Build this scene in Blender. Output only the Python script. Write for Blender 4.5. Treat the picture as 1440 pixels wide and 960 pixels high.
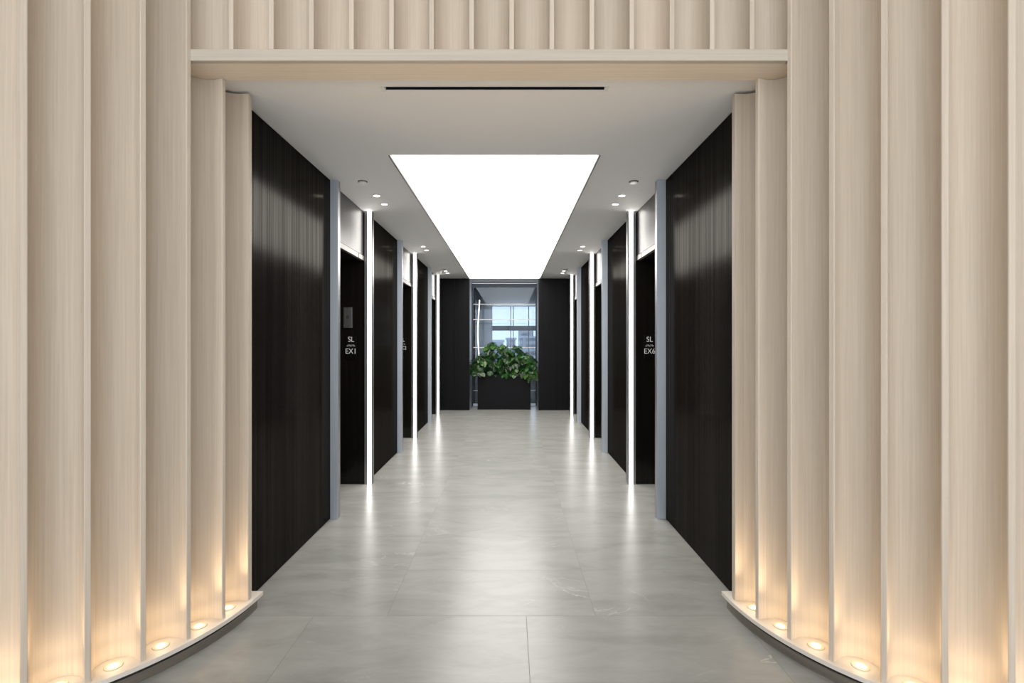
import bpy, bmesh, math, random
from mathutils import Vector, Matrix
random.seed(7)
PI = math.pi
for o in list(bpy.data.objects):
    bpy.data.objects.remove(o, do_unlink=True)
SC = bpy.context.scene
COL = SC.collection

# ------------------------------------------------------------------ camera
EYE, FPX = 1.59, 725.0
cam_d = bpy.data.cameras.new('camera')
cam_d.sensor_width = 36.0
cam_d.lens = FPX / 1440 * 36.0
cam_d.shift_x = 3.0 / 1440
cam_d.shift_y = -0.5 / 1440
cam_d.clip_start = 0.05
cam = bpy.data.objects.new('camera', cam_d)
cam.location = (0, 0, EYE)
cam.rotation_euler = (PI / 2, 0, 0)
COL.objects.link(cam)
SC.camera = cam

# ------------------------------------------------------------------ world, exposure
w = bpy.data.worlds.new('sky')
SC.world = w
w.use_nodes = True
bg = w.node_tree.nodes['Background']
bg.inputs[0].default_value = (0.95, 0.97, 1.0, 1)
bg.inputs[1].default_value = 2.4
SC.view_settings.view_transform = 'Standard'
SC.view_settings.look = 'None'
SC.view_settings.gamma = 1.0
SC.view_settings.use_curve_mapping = False
SC.view_settings.exposure = 0.0


def area(name, loc, rot, sx, sy, power, color, spread=PI):
    d = bpy.data.lights.new(name, 'AREA')
    d.shape = 'RECTANGLE'
    d.size, d.size_y = sx, sy
    d.energy = power
    d.color = color
    d.spread = spread
    o = bpy.data.objects.new(name, d)
    o.location = loc
    o.rotation_euler = rot
    COL.objects.link(o)
    return o


# daylight entering through the lobby's glazed front behind the camera
area('window_daylight', (-0.1, -5.3, 1.9), (PI / 2 + 0.32, 0, 0), 8.0, 3.4, 152, (0.95, 0.97, 1.0))
# general lighting of the tall lobby ceiling
area('lobby_ceiling_light', (-0.1, -1.8, 4.95), (0, 0, 0), 6.0, 3.4, 42, (1.0, 0.93, 0.84))
# daylight in the room beyond the glass
area('far_window_daylight', (0.3, 19.9, 2.2), (PI / 2, 0, PI), 1.8, 1.6, 9, (0.85, 0.93, 1.0))

# ------------------------------------------------------------------ materials
def mat(name):
    m = bpy.data.materials.new(name)
    m.use_nodes = True
    nt = m.node_tree
    return m, nt, nt.nodes['Principled BSDF']


def plain(name, col, rough=0.5, metal=0.0, emit=None, es=0.0, spec=None):
    m, nt, b = mat(name)
    b.inputs['Base Color'].default_value = (*col, 1)
    b.inputs['Roughness'].default_value = rough
    b.inputs['Metallic'].default_value = metal
    if spec is not None:
        b.inputs['Specular IOR Level'].default_value = spec
    if emit:
        b.inputs['Emission Color'].default_value = (*emit, 1)
        b.inputs['Emission Strength'].default_value = es
    return m


def ramp(nt, stops):
    r = nt.nodes.new('ShaderNodeValToRGB')
    el = r.color_ramp.elements
    while len(el) < len(stops):
        el.new(0.5)
    for e, (p, c) in zip(el, stops):
        e.position = p
        e.color = (*c, 1) if len(c) == 3 else c
    return r


def streaks(name, c1, c2, rough, metal, scale, bump, spec=0.5, use_random=False, c3=None, coarse=None):
    """fine grain running along Z (object space); scale = (x,y,z) frequencies"""
    m, nt, b = mat(name)
    L = nt.links.new
    tc = nt.nodes.new('ShaderNodeTexCoord')
    mp = nt.nodes.new('ShaderNodeMapping')
    mp.inputs['Scale'].default_value = scale
    L(tc.outputs['Object'], mp.inputs['Vector'])
    n = nt.nodes.new('ShaderNodeTexNoise')
    n.inputs['Scale'].default_value = 1.0
    n.inputs['Detail'].default_value = 5
    n.inputs['Roughness'].default_value = 0.6
    if use_random:
        oi = nt.nodes.new('ShaderNodeObjectInfo')
        ml = nt.nodes.new('ShaderNodeMath')
        ml.operation = 'MULTIPLY'
        ml.inputs[1].default_value = 40
        L(oi.outputs['Random'], ml.inputs[0])
        cx = nt.nodes.new('ShaderNodeCombineXYZ')
        L(ml.outputs[0], cx.inputs[0]); L(ml.outputs[0], cx.inputs[2])
        ad = nt.nodes.new('ShaderNodeVectorMath')
        L(mp.outputs[0], ad.inputs[0]); L(cx.outputs[0], ad.inputs[1])
        L(ad.outputs[0], n.inputs['Vector'])
    else:
        L(mp.outputs[0], n.inputs['Vector'])
    r = ramp(nt, [(0.3, c1), (0.7, c2)])
    L(n.outputs['Fac'], r.inputs[0])
    col = r.outputs[0]
    if use_random:
        hv = nt.nodes.new('ShaderNodeHueSaturation')
        mr = nt.nodes.new('ShaderNodeMapRange')
        mr.inputs['To Min'].default_value = 0.93
        mr.inputs['To Max'].default_value = 1.05
        L(oi.outputs['Random'], mr.inputs[0])
        L(mr.outputs[0], hv.inputs['Value'])
        L(col, hv.inputs['Color'])
        col = hv.outputs[0]
    L(col, b.inputs['Base Color'])
    b.inputs['Roughness'].default_value = rough
    b.inputs['Metallic'].default_value = metal
    b.inputs['Specular IOR Level'].default_value = spec
    if bump:
        bp = nt.nodes.new('ShaderNodeBump')
        bp.inputs['Strength'].default_value = bump
        bp.inputs['Distance'].default_value = 0.002
        L(n.outputs['Fac'], bp.inputs['Height'])
        L(bp.outputs[0], b.inputs['Normal'])
    return m


M = {}
M['wood'] = streaks('pale_oak', (0.575, 0.495, 0.405), (0.665, 0.58, 0.48), 0.55, 0, (120, 120, 1.6), 0.15, 0.3, True)
M['wood_soffit'] = streaks('uplit_oak_lengthwise', (0.76, 0.65, 0.53), (0.86, 0.75, 0.62), 0.5, 0, (1.6, 90, 90), 0.1, 0.3)  # warm glow on the underside is put into this lighter oak colour
M['wood_flat'] = streaks('pale_oak_lengthwise', (0.50, 0.45, 0.38), (0.58, 0.53, 0.455), 0.5, 0, (1.6, 90, 90), 0.1, 0.3)
M['black'] = streaks('black_stained_veneer', (0.004, 0.0035, 0.003), (0.012, 0.010, 0.008), 0.2, 0, (55, 55, 0.35), 0.12, 0.14)


def lacquer(m, f0, f1, rough):
    """weak sheen over the dark stain, varying in fine vertical streaks"""
    nt = m.node_tree
    L = nt.links.new
    b = nt.nodes['Principled BSDF']
    col = b.inputs['Base Color'].links[0].from_socket
    nrm = b.inputs['Normal'].links[0].from_socket
    noise = [n for n in nt.nodes if n.type == 'TEX_NOISE'][0]
    nt.nodes.remove(b)
    d = nt.nodes.new('ShaderNodeBsdfDiffuse')
    g = nt.nodes.new('ShaderNodeBsdfGlossy')
    g.inputs['Roughness'].default_value = rough
    g.inputs['Color'].default_value = (1.0, 0.97, 0.90, 1)
    L(col, d.inputs[0]); L(nrm, g.inputs['Normal'])
    mr = nt.nodes.new('ShaderNodeMapRange')
    mr.inputs['From Min'].default_value = 0.3; mr.inputs['From Max'].default_value = 0.7
    mr.inputs['To Min'].default_value = f0; mr.inputs['To Max'].default_value = f1
    L(noise.outputs['Fac'], mr.inputs[0])
    x = nt.nodes.new('ShaderNodeMixShader')
    L(mr.outputs[0], x.inputs[0]); L(d.outputs[0], x.inputs[1]); L(g.outputs[0], x.inputs[2])
    L(x.outputs[0], nt.nodes['Material Output'].inputs[0])
    return m


lacquer(M['black'], 0.012, 0.034, 0.15)
M['far_black'] = streaks('black_stained_veneer_matt', (0.003, 0.003, 0.004), (0.008, 0.008, 0.009), 0.4, 0, (60, 60, 0.5), 0.2, 0.12)
M['bronze'] = streaks('dark_bronze_metal', (0.025, 0.023, 0.022), (0.075, 0.07, 0.068), 0.3, 0.95, (90, 90, 0.8), 0.4)
M['steel'] = streaks('brushed_steel', (0.32, 0.32, 0.325), (0.40, 0.40, 0.405), 0.35, 0.9, (220, 220, 1), 0.15)
M['steel_dark'] = streaks('blue_grey_metal', (0.60, 0.66, 0.74), (0.68, 0.74, 0.82), 0.5, 0.8, (220, 220, 1), 0.1)  # blue of the daylight mirrored by the pilasters is put into the base colour
M['rail'] = plain('dull_steel_rail', (0.22, 0.21, 0.20), 0.4, 0.8)
M['profile'] = plain('grey_edge_shadow', (0.10, 0.10, 0.095), 0.5)  # dark grey draws the shade of the gap along the light panel
M['beam'] = plain('blue_grey_beam', (0.07, 0.10, 0.14), 0.4)
M['kick'] = streaks('brown_metal_kick', (0.20, 0.18, 0.155), (0.27, 0.245, 0.21), 0.32, 0.5, (1, 1, 90), 0.05)
M['gap'] = plain('dark_gap', (0.02, 0.02, 0.022), 0.6)
M['white'] = plain('white_ceiling_paint', (0.91, 0.90, 0.89), 0.7)
M['lobbywhite'] = plain('off_white_wall_paint', (0.70, 0.69, 0.67), 0.7)
M['trimwhite'] = plain('white_trim', (0.82, 0.81, 0.79), 0.35)
M['slot'] = plain('black_slot', (0.004, 0.004, 0.004), 0.7)
M['plinth'] = plain('pale_plinth_stone', (0.76, 0.71, 0.64), 0.42)
M['planter'] = plain('matt_black_planter', (0.006, 0.006, 0.008), 0.5, spec=0.15)
M['soil'] = plain('dark_soil', (0.02, 0.014, 0.01), 0.9)
M['signplate'] = plain('black_sign_plate', (0.004, 0.004, 0.004), 0.35, spec=0.15)
M['signtext'] = plain('white_lettering', (0.85, 0.85, 0.85), 0.5)
M['panel_light'] = plain('stretched_light_ceiling', (0.9, 0.9, 0.9), 0.6, 0, (1.0, 0.975, 0.935), 6.0)
M['strip'] = plain('lit_diffuser', (0.9, 0.9, 0.9), 0.5, 0, (1.0, 0.965, 0.92), 8.0)
M['lens'] = plain('downlight_lens', (0.9, 0.9, 0.9), 0.5, 0, (1.0, 0.93, 0.82), 12.0)
M['uplens'] = plain('uplight_lens', (0.9, 0.85, 0.8), 0.4, 0, (1.0, 0.80, 0.55), 1.6)
M['uptrim'] = plain('uplight_bezel', (0.72, 0.63, 0.52), 0.4, 0)
M['beyond_wall'] = plain('slate_blue_wall', (0.018, 0.023, 0.032), 0.5)
M['beyond_ceiling'] = plain('grey_ceiling', (0.80, 0.79, 0.80), 0.6)
M['beyond_pale'] = plain('pale_blue_panel', (0.34, 0.38, 0.43), 0.5)
M['leaf_d'] = plain('deep_green_leaf', (0.004, 0.026, 0.006), 0.3)
M['leaf_m'] = plain('bright_green_leaf', (0.02, 0.095, 0.012), 0.32)
M['leaf_v'] = plain('yellow_green_vein', (0.16, 0.26, 0.07), 0.4)
M['stem'] = plain('green_stem', (0.05, 0.12, 0.03), 0.5)

# clear glass
m, nt, b = mat('clear_glass')
nt.nodes.remove(b)
tr = nt.nodes.new('ShaderNodeBsdfTransparent'); tr.inputs[0].default_value = (0.74, 0.79, 0.84, 1)
gl = nt.nodes.new('ShaderNodeBsdfGlossy'); gl.inputs['Roughness'].default_value = 0.02
gl.inputs[0].default_value = (0.85, 0.92, 1, 1)
mx = nt.nodes.new('ShaderNodeMixShader')
fr = nt.nodes.new('ShaderNodeFresnel'); fr.inputs[0].default_value = 1.32
nt.links.new(fr.outputs[0], mx.inputs[0])
nt.links.new(tr.outputs[0], mx.inputs[1]); nt.links.new(gl.outputs[0], mx.inputs[2])
nt.links.new(mx.outputs[0], nt.nodes['Material Output'].inputs[0])
M['glass'] = m

# stone floor tile
m, nt, b = mat('grey_stone_tile')
L = nt.links.new
tc = nt.nodes.new('ShaderNodeTexCoord')
at = nt.nodes.new('ShaderNodeAttribute'); at.attribute_name = 'tile_id'
cx = nt.nodes.new('ShaderNodeCombineXYZ')
mu = nt.nodes.new('ShaderNodeMath'); mu.operation = 'MULTIPLY'; mu.inputs[1].default_value = 31.7
L(at.outputs['Fac'], mu.inputs[0]); L(mu.outputs[0], cx.inputs[2]); L(mu.outputs[0], cx.inputs[0])
ad = nt.nodes.new('ShaderNodeVectorMath'); L(tc.outputs['Object'], ad.inputs[0]); L(cx.outputs[0], ad.inputs[1])
mp = nt.nodes.new('ShaderNodeMapping'); mp.inputs['Scale'].default_value = (0.9, 2.6, 1)
mp.inputs['Rotation'].default_value = (0, 0, 0.12)
L(ad.outputs[0], mp.inputs[0])
n1 = nt.nodes.new('ShaderNodeTexNoise'); n1.inputs['Scale'].default_value = 2.2; n1.inputs['Detail'].default_value = 7
n1.inputs['Roughness'].default_value = 0.62; n1.inputs['Distortion'].default_value = 0.6
L(mp.outputs[0], n1.inputs['Vector'])
r1 = ramp(nt, [(0.28, (0.265, 0.266, 0.248)), (0.52, (0.325, 0.326, 0.308)), (0.8, (0.378, 0.377, 0.355))])
L(n1.outputs['Fac'], r1.inputs[0])
mp2 = nt.nodes.new('ShaderNodeMapping'); mp2.inputs['Scale'].default_value = (0.8, 1.5, 1)
mp2.inputs['Rotation'].default_value = (0, 0, -0.5)
L(ad.outputs[0], mp2.inputs[0])
n2 = nt.nodes.new('ShaderNodeTexNoise'); n2.inputs['Scale'].default_value = 1.3; n2.inputs['Detail'].default_value = 5
n2.inputs['Distortion'].default_value = 1.2
L(mp2.outputs[0], n2.inputs['Vector'])
r2 = ramp(nt, [(0.494, (0, 0, 0)), (0.5, (1, 1, 1)), (0.506, (0, 0, 0))])
L(n2.outputs['Fac'], r2.inputs[0])
n3 = nt.nodes.new('ShaderNodeTexNoise'); n3.inputs['Scale'].default_value = 2.0
L(ad.outputs[0], n3.inputs['Vector'])
r3 = ramp(nt, [(0.52, (0, 0, 0)), (0.68, (0.55, 0.55, 0.55))])
L(n3.outputs['Fac'], r3.inputs[0])
vm = nt.nodes.new('ShaderNodeMath'); vm.operation = 'MULTIPLY'
L(r2.outputs[0], vm.inputs[0]); L(r3.outputs[0], vm.inputs[1])
mc = nt.nodes.new('ShaderNodeMixRGB'); mc.inputs[2].default_value = (0.62, 0.60, 0.55, 1)
L(vm.outputs[0], mc.inputs[0]); L(r1.outputs[0], mc.inputs[1])
L(mc.outputs[0], b.inputs['Base Color'])
b.inputs['Roughness'].default_value = 0.27
b.inputs['Specular IOR Level'].default_value = 0.5
bp = nt.nodes.new('ShaderNodeBump'); bp.inputs['Strength'].default_value = 0.05; bp.inputs['Distance'].default_value = 0.01
L(n1.outputs['Fac'], bp.inputs['Height']); L(bp.outputs[0], b.inputs['Normal'])
M['tile'] = m
M['grout'] = plain('tile_grout', (0.16, 0.155, 0.14), 0.8)

# far city facade
m, nt, b = mat('office_facade')
tc = nt.nodes.new('ShaderNodeTexCoord')
br = nt.nodes.new('ShaderNodeTexBrick')
br.offset = 0
br.inputs['Scale'].default_value = 0.35
br.inputs['Color1'].default_value = (0.06, 0.08, 0.11, 1)
br.inputs['Color2'].default_value = (0.12, 0.15, 0.19, 1)
br.inputs['Mortar'].default_value = (0.28, 0.30, 0.33, 1)
br.inputs['Mortar Size'].default_value = 0.06
mp = nt.nodes.new('ShaderNodeMapping'); mp.inputs['Rotation'].default_value = (PI / 2, 0, 0)
nt.links.new(tc.outputs['Object'], mp.inputs[0]); nt.links.new(mp.outputs[0], br.inputs['Vector'])
nt.links.new(br.outputs[0], b.inputs['Base Color'])
M['facade'] = m

# ------------------------------------------------------------------ helpers
def box(bm, x0, x1, y0, y1, z0, z1, bev=0.0, mi=0):
    x0, x1 = min(x0, x1), max(x0, x1)
    vs = [bm.verts.new((x, y, z)) for z in (z0, z1) for y in (y0, y1) for x in (x0, x1)]
    fs = []
    for q in ((0, 2, 3, 1), (4, 5, 7, 6), (0, 1, 5, 4), (2, 6, 7, 3), (0, 4, 6, 2), (1, 3, 7, 5)):
        f = bm.faces.new([vs[i] for i in q]); f.material_index = mi; fs.append(f)
    if bev:
        es = list({e for f in fs for e in f.edges})
        bmesh.ops.bevel(bm, geom=es, offset=bev, segments=2, affect='EDGES', profile=0.6)
    return bm


def B(*a, **k):
    bm = bmesh.new()
    box(bm, *a, **k)
    return bm


def lathe(bm, cx, cy, prof, seg=28, mi=0):
    """prof = [(r,z)...]; closes to the axis when r == 0"""
    rings = []
    for r, z in prof:
        if r == 0:
            rings.append([bm.verts.new((cx, cy, z))])
        else:
            rings.append([bm.verts.new((cx + r * math.cos(2 * PI * k / seg), cy + r * math.sin(2 * PI * k / seg), z)) for k in range(seg)])
    for a, c in zip(rings, rings[1:]):
        for k in range(seg):
            k2 = (k + 1) % seg
            q = []
            q += [a[0]] if len(a) == 1 else [a[k], a[k2]]
            q += [c[0]] if len(c) == 1 else [c[k2], c[k]]
            if len(q) > 2:
                f = bm.faces.new(q); f.material_index = mi
    return bm


def obj(name, bm, material, parent=None, smooth=False, kind=None, label=None):
    me = bpy.data.meshes.new(name)
    bmesh.ops.recalc_face_normals(bm, faces=bm.faces)
    bm.to_mesh(me)
    bm.free()
    for mm in (material if isinstance(material, (list, tuple)) else [material]):
        me.materials.append(M[mm])
    if smooth:
        me.polygons.foreach_set('use_smooth', [True] * len(me.polygons))
    o = bpy.data.objects.new(name, me)
    COL.objects.link(o)
    if parent:
        o.parent = parent
        o.matrix_parent_inverse = Matrix.Translation(-parent.location)
    if kind:
        o['kind'] = kind
    if label:
        o['label'] = label
    return o


def smooth_by_angle(o, deg=35):
    me = o.data
    me.polygons.foreach_set('use_smooth', [True] * len(me.polygons))
    bm = bmesh.new(); bm.from_mesh(me)
    for e in bm.edges:
        if len(e.link_faces) == 2 and e.calc_face_angle(0) > math.radians(deg):
            e.smooth = False
    bm.to_mesh(me); bm.free()
    return o


def empty(name, loc, label=None, cat=None, group=None, kind=None):
    o = bpy.data.objects.new(name, None)
    o.location = loc
    o.empty_display_size = 0.1
    COL.objects.link(o)
    tag(o, label, cat, group, kind)
    return o


def tag(o, label=None, cat=None, group=None, kind=None):
    if label: o['label'] = label
    if cat: o['category'] = cat
    if group: o['group'] = group
    if kind: o['kind'] = kind
    return o


def struct(name, bm, material, **k):
    return obj(name, bm, material, kind='structure', **k)


# ------------------------------------------------------------------ dimensions
XL, XR = -1.606, 1.395          # black side walls
XC = -0.1055                    # corridor centre line
CEIL = 3.032
LOBBY = 5.05
P0, S0, STEP = 4.612, 5.73, 2.745   # pilaster, light strip, bay length
YF = 11.86                      # far wall
HEAD = 2.485                    # lift opening head


def mir(x):                      # mirror across the corridor centre
    return 2 * XC - x


# ------------------------------------------------------------------ floor
def make_floor():
    bm = bmesh.new()
    idl = bm.faces.layers.float.new('tile_id')
    box(bm, -5.2, 5.0, -5.8, 12.9, -0.12, -0.0012, mi=1)
    g = 0.0011
    rows = []
    y = 2.986
    while y < 12.9:
        rows.append((y, min(y + 0.6, 12.9), -0.711, 1.2065)); y += 0.6
    y, k = 2.986, 0
    while y > -5.8:
        rows.append((max(y - 0.588, -5.8), y, 0.0947 if k % 2 == 0 else -0.52, 1.23)); y -= 0.588; k += 1
    for (y0, y1, xo, wd) in rows:
        x = xo - wd * 6
        while x < 5.0:
            a, c = max(x, -5.2), min(x + wd, 5.0)
            if c > a:
                vs = [bm.verts.new(p) for p in ((a + g, y0 + g, 0), (c - g, y0 + g, 0), (c - g, y1 - g, 0), (a + g, y1 - g, 0))]
                f = bm.faces.new(vs); f.material_index = 0; f[idl] = random.random()
            x += wd
    struct('floor', bm, ['tile', 'grout'])


make_floor()

# ------------------------------------------------------------------ ceilings
def plane_holes(x0, x1, y0, y1, holes, z, th):
    xs = sorted({x0, x1} | {h[0] for h in holes} | {h[1] for h in holes})
    ys = sorted({y0, y1} | {h[2] for h in holes} | {h[3] for h in holes})
    bm = bmesh.new()
    V = {}
    def v(x, y):
        if (x, y) not in V:
            V[(x, y)] = bm.verts.new((x, y, z))
        return V[(x, y)]
    for a, c in zip(xs, xs[1:]):
        for d, e in zip(ys, ys[1:]):
            mx_, my_ = (a + c) / 2, (d + e) / 2
            if any(h[0] < mx_ < h[1] and h[2] < my_ < h[3] for h in holes):
                continue
            bm.faces.new([v(a, d), v(a, e), v(c, e), v(c, d)])
    r = bmesh.ops.extrude_face_region(bm, geom=list(bm.faces))
    for q in r['geom']:
        if isinstance(q, bmesh.types.BMVert):
            q.co.z += th
    return bm


LP = (-0.945, 0.705, 4.0, YF)            # light panel
SLOT = (-0.712, 0.542, 2.921, 2.963)     # linear diffuser
struct('ceiling', plane_holes(-2.5, 2.3, 2.80, 12.9, [LP, SLOT], CEIL, 0.05), 'white')
lc = empty('light_ceiling', (LP[0], LP[2], CEIL), 'large glowing white rectangular light panel running down the corridor ceiling', 'ceiling light')
obj('diffuser_membrane', B(LP[0] + 0.002, LP[1] - 0.002, LP[2] + 0.002, LP[3] - 0.002, CEIL + 0.022, CEIL + 0.034), 'panel_light', lc)
bm = bmesh.new()
for a in ((LP[0] + 0.001, LP[0] + 0.014, LP[2] + 0.001, LP[3] - 0.001), (LP[1] - 0.014, LP[1] - 0.001, LP[2] + 0.001, LP[3] - 0.001)):
    box(bm, *a, CEIL - 0.004, CEIL + 0.021)
obj('edge_shadow_line', bm, 'profile', lc)  # grey strips painted as the shadow gap beside the panel

df = empty('linear_air_diffuser', (SLOT[0], SLOT[2], CEIL), 'long narrow black slot air diffuser in the ceiling just inside the wooden header', 'air vent')
obj('plenum', B(SLOT[0] + 0.001, SLOT[1] - 0.001, SLOT[2] + 0.001, SLOT[3] - 0.001, CEIL + 0.05, CEIL + 0.07), 'slot', df)
bm = bmesh.new()
box(bm, SLOT[0] + 0.001, SLOT[1] - 0.001, SLOT[2] + 0.001, SLOT[2] + 0.003, CEIL - 0.001, CEIL + 0.049)
box(bm, SLOT[0] + 0.001, SLOT[1] - 0.001, SLOT[3] - 0.003, SLOT[3] - 0.001, CEIL + 0.002, CEIL + 0.049)
obj('slot_liner', bm, 'slot', df)
bm = bmesh.new()
for s, xe in ((-1, SLOT[0]), (1, SLOT[1])):
    box(bm, xe, xe + s * 0.022, SLOT[2] - 0.012, SLOT[3] + 0.010, CEIL - 0.003, CEIL - 0.0002)
box(bm, SLOT[0], SLOT[1], SLOT[2] - 0.012, SLOT[2] - 0.001, CEIL - 0.002, CEIL - 0.0002)
obj('flange', bm, 'trimwhite', df)

# ------------------------------------------------------------------ side walls, lift bays
def side(sgn):
    """sgn -1 left, +1 right"""
    nm = 'left' if sgn < 0 else 'right'
    X = XL if sgn < 0 else XR
    def ox(d):                    # outwards from corridor = positive d
        return X + sgn * d
    # wall blocks: (y0, y1)
    blocks = [(3.11, P0)] + [(S0 + k * STEP + 0.068, P0 + (k + 1) * STEP) for k in range(2)] + [(S0 + 2 * STEP + 0.068, YF + 0.9)]
    for i, (y0, y1) in enumerate(blocks):
        root = struct('wall_%s_%d' % (nm, i + 1), B(ox(0.012), ox(0.9), y0, y1, 0, CEIL), 'gap')
        yy1 = min(y1, YF)
        n = 2 if y1 < 11.5 else 1
        g = 0.0015
        if i == 0:
            cuts = [y0, 3.88, yy1]
        else:
            cuts = [y0 + (yy1 - y0) * j / n for j in range(n + 1)]
        for a, c in zip(cuts, cuts[1:]):
            obj('cladding_panel', B(ox(0.0), ox(0.0118), a + g, c - g, 0.004, CEIL - 0.004), 'black', root)
    which = {0: 'nearest', 1: 'middle', 2: 'farthest'}
    for k in range(3):
        yp, ys = P0 + k * STEP, S0 + k * STEP
        # near-side jamb reveal and far-side jamb (carries the sign)
        r = struct('wall_%s_reveal_%d' % (nm, k + 1), B(ox(0.003), ox(0.46), yp + 0.001, yp + 0.062, 0, HEAD), 'black')
        r = struct('wall_%s_jamb_%d' % (nm, k + 1), B(ox(0.012), ox(0.46), ys + 0.002, ys + 0.067, 0, HEAD), 'black')
        # lift car doors at the back of the recess
        d = empty('elevator_door', (ox(0.46), (yp + ys) / 2, 0), 'black %s elevator door recessed in the %s side of the corridor' % (which[k], nm), 'elevator door', 'elevator doors along the corridor')
        ym = (yp + ys + 0.064) / 2
        obj('door_leaf', B(ox(0.425), ox(0.455), yp + 0.065, ym - 0.002, 0.01, HEAD - 0.002), 'black', d)
        obj('door_leaf', B(ox(0.425), ox(0.455), ym + 0.002, ys - 0.001, 0.01, HEAD - 0.002), 'black', d)
        obj('sill', B(ox(0.36), ox(0.42), yp + 0.065, ys - 0.001, 0.0, 0.006), 'steel', d)
        # transom
        t = empty('transom_panel', (ox(0.015), (yp + ys) / 2, HEAD), 'bronze metal transom panel above the %s elevator opening on the %s' % (which[k], nm), 'transom panel', 'transom panels over the elevator openings')
        obj('panel', B(ox(0.018), ox(0.44), yp + 0.064, ys + 0.0005, HEAD + 0.055, CEIL - 0.004), 'bronze', t)
        bm = bmesh.new()
        box(bm, ox(0.014), ox(0.05), yp + 0.064, ys - 0.22, HEAD, HEAD + 0.049)
        box(bm, ox(0.014), ox(0.05), ys - 0.20, ys + 0.0005, HEAD, HEAD + 0.049)
        obj('soffit', B(ox(0.051), ox(0.42), yp + 0.064, ys + 0.0005, HEAD + 0.001, HEAD + 0.05), 'black', t)
        obj('bottom_rail', bm, 'rail', t)
        # pilaster
        p = empty('metal_pilaster', (ox(-0.034), yp + 0.03, 0), 'slim brushed metal pilaster before the %s elevator opening on the %s' % (which[k], nm), 'pilaster', 'metal pilasters along the corridor')
        out = 0.069 if sgn < 0 else 0.080
        obj('face', B(ox(0.002), ox(-out), yp - 0.002, yp + 0.002, 0.0, CEIL - 0.002, bev=0.0008), 'steel_dark', p)
        obj('return', B(ox(0.0), ox(-out + 0.001), yp + 0.0022, yp + 0.062, 0.0, CEIL - 0.002), 'steel', p)
        # vertical light strip
        s = empty('light_strip', (ox(-0.034), ys + 0.03, 0), 'floor to ceiling white light strip past the %s elevator opening on the %s' % (which[k], nm), 'light', 'vertical light strips along the corridor')
        a0, a1, l0, l1 = (0.010, -0.077, -0.022, -0.066) if sgn < 0 else (0.004, -0.087, -0.026, -0.071)
        bm = bmesh.new()
        box(bm, ox(a0), ox(l0), ys, ys + 0.066, 0.0, CEIL - 0.002)
        box(bm, ox(l1), ox(a1), ys, ys + 0.066, 0.0, CEIL - 0.002)
        box(bm, ox(l0), ox(l1), ys + 0.012, ys + 0.066, 0.0, CEIL - 0.002)
        obj('frame', bm, 'steel', s)
        obj('diffuser', B(ox(l0 - 0.0005), ox(l1 + 0.0005), ys + 0.001, ys + 0.0115, 0.004, CEIL - 0.006), 'strip', s)
    # ceiling fittings
    for k in range(3):
        for dy in (-0.158, 0.158):
            x, y = X - sgn * 0.285, 5.266 + k * STEP + dy
            dl = empty('downlight', (x, y, CEIL), '%s recessed round downlight of the %s pair in the %s half of the ceiling' % ('nearer' if dy < 0 else 'further', which[k], nm), 'downlight', 'recessed ceiling downlights')
            bm = bmesh.new()
            lathe(bm, x, y, [(0.0, CEIL - 0.0005), (0.030, CEIL - 0.0005), (0.030, CEIL - 0.003), (0.0, CEIL - 0.003)])
            obj('lens', bm, 'lens', dl, smooth=False)
            bm = bmesh.new()
            lathe(bm, x, y, [(0.031, CEIL - 0.0002), (0.041, CEIL - 0.0002), (0.040, CEIL - 0.003), (0.031, CEIL - 0.005), (0.031, CEIL - 0.0002)])
            obj('trim_ring', bm, 'trimwhite', dl, smooth=False)
            ld = bpy.data.lights.new('downlight_lamp', 'SPOT')
            ld.energy = 22; ld.color = (1.0, 0.90, 0.78); ld.spot_size = math.radians(85); ld.spot_blend = 0.8
            ld.shadow_soft_size = 0.03
            lo = bpy.data.objects.new('downlight_lamp', ld); lo.location = (0, 0, -0.012)
            COL.objects.link(lo); lo.parent = dl
    for k, y in ((0, 4.66), (2, 10.35)):
        x = X - sgn * 0.275
        sp = empty('sprinkler', (x, y, CEIL), 'small white sprinkler head on the %s half of the ceiling, %s one' % (nm, 'nearer' if k == 0 else 'further'), 'sprinkler', 'ceiling sprinklers')
        bm = bmesh.new()
        lathe(bm, x, y, [(0, CEIL - 0.0004), (0.043, CEIL - 0.0004), (0.043, CEIL - 0.003), (0, CEIL - 0.003)])
        obj('escutcheon', bm, 'gap', sp)
        bm = bmesh.new()
        lathe(bm, x, y, [(0, CEIL - 0.0032), (0.034, CEIL - 0.0032), (0.040, CEIL - 0.014), (0.036, CEIL - 0.018), (0, CEIL - 0.018)])
        obj('cover_cap', bm, 'trimwhite', sp, smooth=False)


side(-1)
side(1)
# ceiling-coloured fill above nothing: the far walls
for nm, a, c in (('left', XL, -0.932), ('right', 0.6625, XR)):
    root = struct('wall_far_%s' % nm, B(a + (0.001 if nm == 'left' else 0), c - (0.001 if nm == 'right' else 0), YF + 0.012, YF + 0.12, 0, CEIL), 'gap')
    n = 2
    for j in range(n):
        x0 = a + (c - a) * j / n; x1 = a + (c - a) * (j + 1) / n
        obj('cladding_panel', B(x0 + 0.001, x1 - 0.001, YF, YF + 0.0115, 0.012, CEIL - 0.004), 'far_black', root)
    xo = a if nm == 'left' else c
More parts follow.
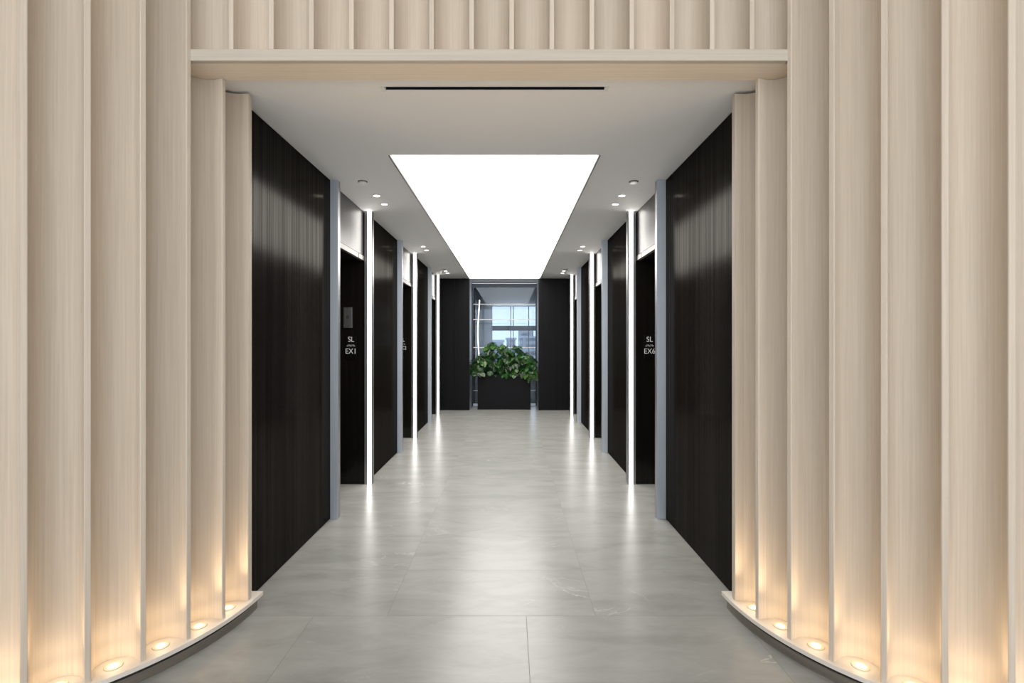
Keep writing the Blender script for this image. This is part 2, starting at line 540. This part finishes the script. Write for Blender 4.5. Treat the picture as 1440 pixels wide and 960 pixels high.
# far recess
YG = 12.66
struct('wall_recess_left', B(-1.10, -0.934, YF + 0.121, 12.9, 0, CEIL), 'steel_dark')
struct('wall_recess_right', B(0.665, 0.83, YF + 0.121, 12.9, 0, CEIL), 'steel_dark')
win = struct('window_1', B(-0.932, 0.663, YG, YG + 0.05, 2.905, CEIL - 0.03), 'beam')
obj('glass_pane', B(-0.90, 0.63, YG + 0.02, YG + 0.03, 0.06, 2.90), 'glass', win)
for z in (0.377, 1.433, 2.122, 2.497):
    obj('glazing_bar', B(-0.898, 0.628, YG + 0.004, YG + 0.018, z - 0.008, z + 0.008), 'trimwhite', win)
obj('stile', B(-0.932, -0.902, YG, YG + 0.05, 0.0, 2.904), 'beyond_wall', win)
obj('stile', B(0.632, 0.663, YG, YG + 0.05, 0.0, 2.904), 'beyond_wall', win)
obj('bottom_rail', B(-0.900, 0.630, YG, YG + 0.05, 0.0, 0.055), 'steel_dark', win)

# ------------------------------------------------------------------ room beyond the glass
struct('floor_beyond', B(-1.4, 1.6, 12.92, 20.2, -0.12, 0), 'grout')
struct('ceiling_beyond', B(-1.4, 1.6, 12.92, 20.2, 2.94, 3.02), 'beyond_ceiling')
bm = bmesh.new()
v = [bm.verts.new(p) for p in ((-0.87, 12.92, 0), (-0.68, 20.1, 0), (-1.3, 20.1, 0), (-1.3, 12.92, 0), (-0.87, 12.92, 2.94), (-0.68, 20.1, 2.94), (-1.3, 20.1, 2.94), (-1.3, 12.92, 2.94))]
for q in ((0, 1, 5, 4), (1, 2, 6, 5), (2, 3, 7, 6), (3, 0, 4, 7)):
    bm.faces.new([v[i] for i in q])
struct('wall_beyond_left', bm, 'beyond_wall')
bm = bmesh.new()
v = [bm.verts.new(p) for p in ((0.66, 12.92, 0), (1.15, 20.1, 0), (1.5, 20.1, 0), (1.5, 12.92, 0), (0.66, 12.92, 2.94), (1.15, 20.1, 2.94), (1.5, 20.1, 2.94), (1.5, 12.92, 2.94))]
for q in ((0, 1, 5, 4), (1, 2, 6, 5), (2, 3, 7, 6), (3, 0, 4, 7)):
    bm.faces.new([v[i] for i in q])
struct('wall_beyond_right', bm, 'beyond_wall')
w2 = struct('window_2', B(-1.3, 1.5, 20.11, 20.19, 0, 0.75), 'beyond_wall')
obj('transom_bar', B(-0.68, 1.15, 20.11, 20.19, 2.0, 2.19), 'beyond_pale', w2)
obj('transom_bar', B(-0.68, 1.15, 20.12, 20.16, 2.42, 2.45), 'beyond_wall', w2)
for x in (0.02, 0.12, 0.72):
    obj('mullion', B(x, x + 0.03, 20.11, 20.16, 0.75, 2.94), 'beyond_pale', w2)
obj('glass_pane', B(-0.68, 1.15, 20.165, 20.172, 0.75, 2.94), 'glass', w2)
bm = bmesh.new()
prev = None
for j in range(25):
    z = 0.9 + 1.75 * j / 24
    x = -0.80 + 0.025 * math.sin(z * 2.6)
    ring = [bm.verts.new((x + 0.011 * math.cos(t * PI / 4), 13.35 + 0.011 * math.sin(t * PI / 4), z)) for t in range(8)]
    if prev:
        for t in range(8):
            bm.faces.new([prev[t], prev[(t + 1) % 8], ring[(t + 1) % 8], ring[t]])
    prev = ring
tube = obj('strip_reflection', bm, 'strip')  # added glowing tube, stands in for a light reflected in the glass
tag(tube, 'thin bent glowing line imitating a light strip reflected in the glass above the plant', 'light')
# buildings across the street
for i, (x, y, wd, h) in enumerate(((-1.0, 40, 0.9, 1.5), (0.1, 46, 0.8, 1.7), (2.4, 52, 2.8, 1.9), (2.2, 70, 2.0, 3.2), (4.6, 60, 1.6, 4.6))):
    rt = empty('office_building', (x, y, -6), ['low dark office block outside at the left of the far window', 'narrow office block outside beside the low dark one in the far window', 'broad low office block outside at the right of the far window', 'pale distant tower in the middle of the far window', 'tall glass tower at the right edge of the far window'][i], 'building')
    obj('facade', B(x - wd / 2, x + wd / 2, y, y + 4, -6, h), 'facade', rt)
    obj('roof', B(x - wd / 2 - 0.1, x + wd / 2 + 0.1, y - 0.1, y + 4.1, h, h + 0.2), 'beyond_pale', rt)

# ------------------------------------------------------------------ fluted timber walls
R_ARC, A0, DA = 1.175, 4.5, 10.0
CXL = -1.508 - R_ARC * math.cos(math.radians(A0))
CYL = 3.0 + R_ARC * math.sin(math.radians(A0))
RIBW = 0.025
DEEP = 0.128


def node(i):
    """rib i edge nearest the corridor (left wall)"""
    if i <= 9:
        a = math.radians(A0 + DA * i)
        return Vector((CXL + R_ARC * math.cos(a), CYL - R_ARC * math.sin(a)))
    p = node(9)
    return p + Vector((-0.205 * (i - 9), 0))


def offset_path(off, n_end, a_start=0.0, fine=3):
    """points of the wall line pushed towards the viewer by off, from the corridor end outwards"""
    pts = []
    a_end = 90.0
    k = 0
    a = a_start
    while a <= a_end + 1e-6:
        r = math.radians(a)
        pts.append(Vector((CXL + (R_ARC + off) * math.cos(r), CYL - (R_ARC + off) * math.sin(r))))
        a += 2.5
    pts.append(Vector((node(n_end).x, CYL - (R_ARC + off))))
    return pts


def prism(bm, pts, z0, z1, mx=False, bev=0):
    pts = [(mir(p[0]) if mx else p[0], p[1]) for p in pts]
    lo = [bm.verts.new((p[0], p[1], z0)) for p in pts]
    hi = [bm.verts.new((p[0], p[1], z1)) for p in pts]
    n = len(pts)
    for k in range(n):
        bm.faces.new([lo[k], lo[(k + 1) % n], hi[(k + 1) % n], hi[k]])
    bm.faces.new(lo[::-1]); bm.faces.new(hi)
    return bm


PL = 0.092
NEND = 18


def flute_outline(p_near, p_far, nseg=22):
    """p_near = corridor-side edge of the outer rib; p_far = outer edge of the corridor-side rib. closed outline of one hollow stave"""
    t = (p_far - p_near)
    ln = t.length
    t = t / ln
    nrm = Vector((t.y, -t.x))         # towards viewer (left wall)
    th = 0.014
    front, back = [], []
    for k in range(nseg + 1):
        ph = PI * k / nseg
        u = ln / 2 - ln / 2 * math.cos(ph)
        d = DEEP * math.sin(ph) ** 0.85
        front.append(p_near + t * u - nrm * (d + 0.004))
        back.append(p_near + t * u - nrm * (d + 0.004 + th))
    return front + back[::-1]


def fluted(mx):
    nm = 'right' if mx else 'left'
    # backing wall
    back = [Vector((-1.66, 3.10))]
    pts_b = offset_path(-0.175, NEND, 4.5)
    poly = pts_b + [Vector((node(NEND).x, 3.10))]
    bm = bmesh.new()
    prism(bm, poly, 0.0, CEIL - 0.03, mx)
    root = struct('wall_entry_%s' % nm, bm, 'wood')
    for i in range(NEND + 1):
        p = node(i)
        if i <= 9:
            a = math.radians(A0 + DA * i)
            t = Vector((-math.sin(a), -math.cos(a)))
        else:
            t = Vector((-1, 0))
        n = Vector((-t.y, t.x))           # towards viewer
        top = CEIL - 0.014 if i < 1 else (3.004 if i < 2 else LOBBY)
        bm = bmesh.new()
        e = 0.003
        w_ = RIBW
        out = [p + n * (-e), p + t * e, p + t * (w_ - e), p + t * w_ + n * (-e), p + t * w_ - n * 0.05, p - n * 0.05]
        if i == 0:   # closing end post
            out = [p + n * (-e), p + t * e, p + t * (w_ - e), p + t * w_ + n * (-e), p + t * w_ - n * 0.05, Vector((-1.66, 3.0)), Vector((-1.66, 3.105)), Vector((-1.612, 3.105)), p - t * 0.02 - n * 0.006]
        prism(bm, out, PL, top, mx)
        obj('rib', bm, 'wood', root)
        if i < NEND:
            q = node(i + 1)
            bm = bmesh.new()
            pts = flute_outline(q, p + t * w_)
            prism(bm, pts, PL, (CEIL - 0.014) if i < 1 else (3.004 if i < 2 else LOBBY), mx)
            o = obj('flute_panel', bm, 'wood', root)
            smooth_by_angle(o, 40)
    # plinth
    pr = empty('curved_plinth', (mir(-1.6) if mx else -1.6, 2.6, 0), 'low curved pale plinth with metal kick band at the foot of the %s fluted wall' % nm, 'plinth')
    outer = offset_path(0.024, NEND, 0.0)
    inner = offset_path(-0.165, NEND, 0.0)
    bm = bmesh.new()
    slab = outer + inner[::-1]
    prism(bm, slab, PL - 0.022, PL - 0.0005, mx)
    obj('top_slab', bm, 'plinth', pr)
    bm = bmesh.new()
    prism(bm, offset_path(0.0, NEND, 1.0) + offset_path(-0.02, NEND, 1.0)[::-1], 0.0, PL - 0.046, mx)
    obj('kick_band', bm, 'kick', pr)
    bm = bmesh.new()
    prism(bm, offset_path(-0.005, NEND, 1.0) + offset_path(-0.02, NEND, 1.0)[::-1], PL - 0.046, PL - 0.022, mx)
    obj('shadow_gap', bm, 'gap', pr)
    # uplights
    for i in range(0, NEND):
        p, q = node(i), node(i + 1)
        t = (p - q).normalized()
        n = Vector((t.y, -t.x))
        c = q + t * 0.092 - n * 0.058
        x, y = (mir(c.x) if mx else c.x), c.y
        nn = Vector((-n.x if mx else n.x, n.y))
        if i < 8:
            order = ['first', 'second', 'third', 'fourth', 'fifth', 'sixth', 'seventh', 'eighth'][i]
            u = empty('uplight', (x, y, PL), 'round warm plinth uplight, %s from the corridor at the foot of the %s fluted wall' % (order, nm), 'uplight', 'plinth uplights')
            bm = bmesh.new()
            lathe(bm, x, y, [(0.0, PL), (0.020, PL), (0.020, PL + 0.0025), (0, PL + 0.0025)], 24)
            obj('lens', bm, 'uplens', u)
            bm = bmesh.new()
            lathe(bm, x, y, [(0.021, PL), (0.038, PL), (0.036, PL + 0.003), (0.024, PL + 0.004), (0.021, PL)], 24)
            obj('trim_ring', bm, 'uptrim', u)
        else:
            u = None
        if u:
            for en, ang, sz, tl in ((0.17, 0, 0.03, 0), (1.7, 92, 0.03, -0.04), (15.0, 64, 0.02, 0.36)):   # soft spill, wall wash and the main upward beam
                ld = bpy.data.lights.new('uplight_lamp', 'SPOT' if ang else 'POINT')
                ld.energy = en
                ld.color = (1.0, 0.74, 0.46)
                if ang:
                    ld.spot_size = math.radians(ang)
                    ld.spot_blend = 1.0
                ld.shadow_soft_size = sz
                lo = bpy.data.objects.new('uplight_lamp', ld)
                COL.objects.link(lo)
                lo.parent = u
                lo.location = (0, 0, 0.035 if not ang else 0.012)
                tilt = Vector((nn.x * tl, nn.y * tl, 1)).normalized()
                lo.rotation_euler = tilt.to_track_quat('-Z', 'Y').to_euler()


fluted(False)
fluted(True)

# ------------------------------------------------------------------ timber header over the opening
YH = 2.602
hd = struct('wall_header', B(-1.66, mir(-1.66), YH + 0.17, 2.798, 3.064, LOBBY), 'wood')
bm = bmesh.new()
box(bm, -1.615, mir(-1.615), YH, YH + 0.03, 3.0055, 3.063, bev=0.002)
bm2 = bmesh.new()
box(bm2, -1.70, mir(-1.70), YH + 0.0305, 2.799, 3.0055, 3.063)
obj('sill_board', bm, 'wood_flat', hd)
obj('soffit_board', bm2, 'wood_soffit', hd)
ribs = [-1.4075 + 0.2024 * k for k in range(14)]
for x in ribs:
    obj('rib', B(x - 0.012, x + 0.012, YH + 0.001, YH + 0.05, 3.0635, LOBBY, bev=0.0015), 'wood', hd)
edges = [-1.645] + ribs + [mir(-1.645)]
for k, (a, c) in enumerate(zip(edges, edges[1:])):
    a_ = a + (0.0125 if k > 0 else 0)
    c_ = c - (0.0125 if k < 14 else 0)
    bm = bmesh.new()
    pts = flute_outline(Vector((a_, YH)), Vector((c_, YH)))
    prism(bm, [Vector((p.x, YH + (p.y - YH))) for p in pts], 3.0635, LOBBY)
    smooth_by_angle(obj('flute_panel', bm, 'wood', hd), 40)

# ------------------------------------------------------------------ lobby around the camera
LX0, LX1 = node(NEND).x - 0.01, mir(node(NEND).x - 0.01)
struct('ceiling_lobby', B(LX0 - 0.2, LX1 + 0.2, -5.6, 3.1, LOBBY + 0.002, LOBBY + 0.1), 'white')
struct('wall_lobby_left', B(LX0 - 0.15, LX0, -5.6, 2.2, 0, LOBBY), 'lobbywhite')
struct('wall_lobby_right', B(LX1, LX1 + 0.15, -5.6, 2.2, 0, LOBBY), 'lobbywhite')
w3 = struct('window_3', B(LX0, LX1, -5.6, -5.4, LOBBY - 0.25, LOBBY), 'steel_dark')
for k in range(7):
    x = LX0 + 0.05 + (LX1 - LX0 - 0.1) * k / 6
    obj('mullion', B(x - 0.04, x + 0.04, -5.58, -5.42, 0, LOBBY - 0.251), 'steel_dark', w3)
obj('transom_bar', B(LX0 + 0.1, LX1 - 0.1, -5.41, -5.38, 2.6, 2.7), 'steel_dark', w3)

# ------------------------------------------------------------------ signs and call plate
def text_mesh(name, body, size, x, y, z, parent, bold=0.0):
    cu = bpy.data.curves.new(name, 'FONT')
    cu.body = body
    cu.size = size
    cu.align_x = 'CENTER'
    cu.extrude = 0.0006
    cu.offset = bold
    tmp = bpy.data.objects.new(name, cu)
    COL.objects.link(tmp)
    tmp.rotation_euler = (PI / 2, 0, 0)
    bpy.context.view_layer.update()
    dg = bpy.context.evaluated_depsgraph_get()
    me = bpy.data.meshes.new_from_object(tmp.evaluated_get(dg))
    me.transform(Matrix.Translation((x, y, z)) @ Matrix.Rotation(PI / 2, 4, 'X') @ Matrix.Scale(0.92, 4, (1, 0, 0)))
    bpy.data.objects.remove(tmp, do_unlink=True)
    me.materials.clear()
    me.materials.append(M['signtext'])
    o = bpy.data.objects.new(name, me)
    COL.objects.link(o)
    o.parent = parent
    o.matrix_parent_inverse = Matrix.Translation(-parent.location)
    return o


def sign(xc, ys, code, label):
    s = empty('elevator_sign', (xc, ys, 1.5), label, 'sign')
    obj('plate', B(xc - 0.058, xc + 0.058, ys - 0.004, ys + 0.0015, 1.40, 1.66, bev=0.001), 'signplate', s)
    text_mesh('lettering', 'SL', 0.082, xc, ys - 0.0048, 1.583, s)
    text_mesh('lettering', code, 0.082, xc, ys - 0.0048, 1.452, s)
    bm = bmesh.new()
    for k in range(9):
        for z in (1.534, 1.541, 1.548):
            if (k * 7 + int(z * 1000)) % 4:
                x = xc - 0.041 + k * 0.0102
                box(bm, x - 0.003, x + 0.003, ys - 0.006, ys - 0.004, z - 0.0022, z + 0.0022)
    obj('braille', bm, 'signtext', s)


sign(-1.765, S0, 'EX1', 'black elevator sign with white SL and EX1 on the left jamb')
sign(1.552, S0, 'EX6', 'black elevator sign with white SL and EX6 on the right jamb')
sign(-1.765, S0 + STEP, 'EX2', 'black elevator sign ending in 2 on the second left jamb, mostly hidden')
cp = empty('call_plate', (-1.80, S0, 1.85), 'small brushed steel wall plate above the EX1 sign', 'wall plate')
obj('plate', B(-1.847, -1.752, S0 - 0.006, S0 + 0.0015, 1.738, 1.965, bev=0.0015), 'steel', cp)
bm = bmesh.new()
for a, c, z0, z1 in ((-1.815, -1.785, 1.845, 1.850), (-1.812, -1.807, 1.850, 1.866), (-1.793, -1.788, 1.850, 1.866), (-1.806, -1.794, 1.864, 1.872)):
    box(bm, a, c, S0 - 0.0075, S0 - 0.0062, z0, z1)
obj('pictogram', bm, 'signplate', cp)
for z in (1.752, 1.951):
    bm = bmesh.new()
    bmesh.ops.create_cone(bm, cap_ends=True, segments=10, radius1=0.004, radius2=0.004, depth=0.003, matrix=Matrix.Translation((-1.80, S0 - 0.0078, z)) @ Matrix.Rotation(PI / 2, 4, 'X'))
    obj('screw', bm, 'gap', cp)

# ------------------------------------------------------------------ planter and plants
PX0, PX1, PY0, PY1, PZ = -0.748, 0.484, 11.98, 12.36, 0.82
pb = empty('planter_box', ((PX0 + PX1) / 2, (PY0 + PY1) / 2, 0), 'rectangular matt black planter at the end of the corridor', 'planter')
bm = bmesh.new()
t = 0.02
box(bm, PX0, PX1, PY0, PY0 + t, 0, PZ, bev=0.002)
box(bm, PX0, PX1, PY1 - t, PY1, 0, PZ, bev=0.002)
box(bm, PX0, PX0 + t, PY0 + t, PY1 - t, 0, PZ)
box(bm, PX1 - t, PX1, PY0 + t, PY1 - t, 0, PZ)
box(bm, PX0 + t, PX1 - t, PY0 + t, PY1 - t, 0, 0.03)
obj('box', bm, 'planter', pb)
obj('soil', B(PX0 + t + 0.001, PX1 - t - 0.001, PY0 + t + 0.001, PY1 - t - 0.001, 0.03, PZ - 0.05), 'soil', pb)


def leaf(bm, mat4, L_, split, vein, mi):
    """monstera-like leaf: heart outline cut into lobes, folded along the midrib"""
    nl = 5 if split else 7
    def half(s):
        pts = []
        N = 31
        for k in range(N):
            f = k / (N - 1)
            wv = 0.50 * math.sin(PI * min(1, f * 0.93 + 0.07)) ** 0.7 * (1 - 0.35 * f)
            yv = f * 1.0 - 0.16 * math.sin(PI * min(f * 2.2, 1)) * (1 - f)
            notch = 1.0
            if split:
                ph = (f * nl) % 1.0
                if ph > 0.52 and 0.1 < f < 0.94:
                    notch = 0.22
            pts.append((s * wv * notch, yv))
        return pts
    def P(x, y):
        z = -0.28 * y * y + 0.28 * abs(x) - 0.5 * x * x * 1.2
        return mat4 @ Vector((x * L_, y * L_, z * L_))
    for s in (-1, 1):
        pts = half(s)
        mid = [bm.verts.new(P(0, f / 30)) for f in range(31)]
        inn = [bm.verts.new(P(x * 0.5, y * 0.98)) for x, y in pts]
        out = [bm.verts.new(P(x, y)) for x, y in pts]
        for k in range(30):
            for a, c in ((mid, inn), (inn, out)):
                try:
                    f = bm.faces.new([a[k], a[k + 1], c[k + 1], c[k]])
                    f.material_index = mi
                    if vein and (k % 5 == 2):
                        f.material_index = 2
                except ValueError:
                    pass
    # midrib
    a = [bm.verts.new(P(-0.012, 0) + Vector((0, 0, 0.002))), bm.verts.new(P(0.012, 0) + Vector((0, 0, 0.002))), bm.verts.new(P(0, 0.95) + Vector((0, 0, 0.003)))]
    f = bm.faces.new(a); f.material_index = 2


def tube(bm, p0, p1, p2, r):
    prev = None
    for j in range(7):
        t_ = j / 6
        c = p0 * (1 - t_) ** 2 + p1 * 2 * t_ * (1 - t_) + p2 * t_ ** 2
        ring = [bm.verts.new(c + Vector((r * math.cos(q * PI / 2.5), r * math.sin(q * PI / 2.5), 0))) for q in range(5)]
        if prev:
            for q in range(5):
                bm.faces.new([prev[q], prev[(q + 1) % 5], ring[(q + 1) % 5], ring[q]])
        prev = ring


def plant(cx, cy, n, hmin, hmax, spread, seed, label, lean=0.0):
    rnd = random.Random(seed)
    root = empty('monstera_plant', (cx, cy, PZ - 0.05), label, 'plant', 'plants in the black planter')
    lb, sb = bmesh.new(), bmesh.new()
    for k in range(n):
        ang = rnd.uniform(0, 2 * PI) if k % 3 == 0 else rnd.uniform(PI * 1.1, PI * 1.9)
        f = (k + 0.5) / n
        h = hmin + (hmax - hmin) * f
        rad = spread * math.sqrt(max(0.05, 1.0 - f ** 2.2)) * rnd.uniform(0.45, 1.0)
        lf = lean * (1 - f)
        ty = cy + max(min(rad * math.sin(ang), 0.16), -0.24)
        tip = Vector((cx + lf + rad * math.cos(ang), ty, h))
        base = Vector((cx + rnd.uniform(-0.05, 0.05), cy + rnd.uniform(-0.04, 0.04), PZ - 0.05))
        midp = Vector(((base.x + tip.x) / 2, (base.y + tip.y) / 2, max(tip.z, PZ) + 0.06))
        tube(sb, base, midp, tip, 0.004)
        L_ = rnd.uniform(0.10, 0.175)
        droop = rnd.uniform(0.0, 0.9) + (1 - f) * 0.4
        rot = Matrix.Rotation(ang - PI / 2 + rnd.uniform(-.5, .5), 4, 'Z') @ Matrix.Rotation(-droop, 4, 'X') @ Matrix.Rotation(rnd.uniform(-.4, .4), 4, 'Y')
        m4 = Matrix.Translation(tip) @ rot
        kind = rnd.random()
        leaf(lb, m4, L_, kind < 0.7, kind > 0.60, 0 if rnd.random() < 0.62 else 1)
    for v_ in lb.verts:                      # foliage stays in front of the glass and beside the walls
        v_.co.y = min(v_.co.y, 12.6)
        if v_.co.y > 11.8:
            v_.co.x = max(-0.92, min(0.652, v_.co.x))
    obj('foliage', lb, ['leaf_d', 'leaf_m', 'leaf_v'], root, smooth=True)
    obj('stems', sb, 'stem', root, smooth=True)


plant(-0.68, 12.05, 70, 0.84, 1.28, 0.24, 3, 'leafy green plant at the left end of the planter, drooping over its edge', -0.10)
plant(-0.42, 12.14, 85, 0.84, 1.57, 0.22, 5, 'tall bushy green plant second from the left in the planter')
plant(-0.12, 12.13, 85, 0.80, 1.50, 0.22, 8, 'broad split-leaf green plant in the middle of the planter')
plant(0.16, 12.14, 85, 0.82, 1.48, 0.22, 11, 'green plant with striped leaves right of the middle of the planter')
plant(0.42, 12.05, 70, 0.76, 1.30, 0.24, 14, 'leafy dark green plant spilling over the right end of the planter', 0.10)
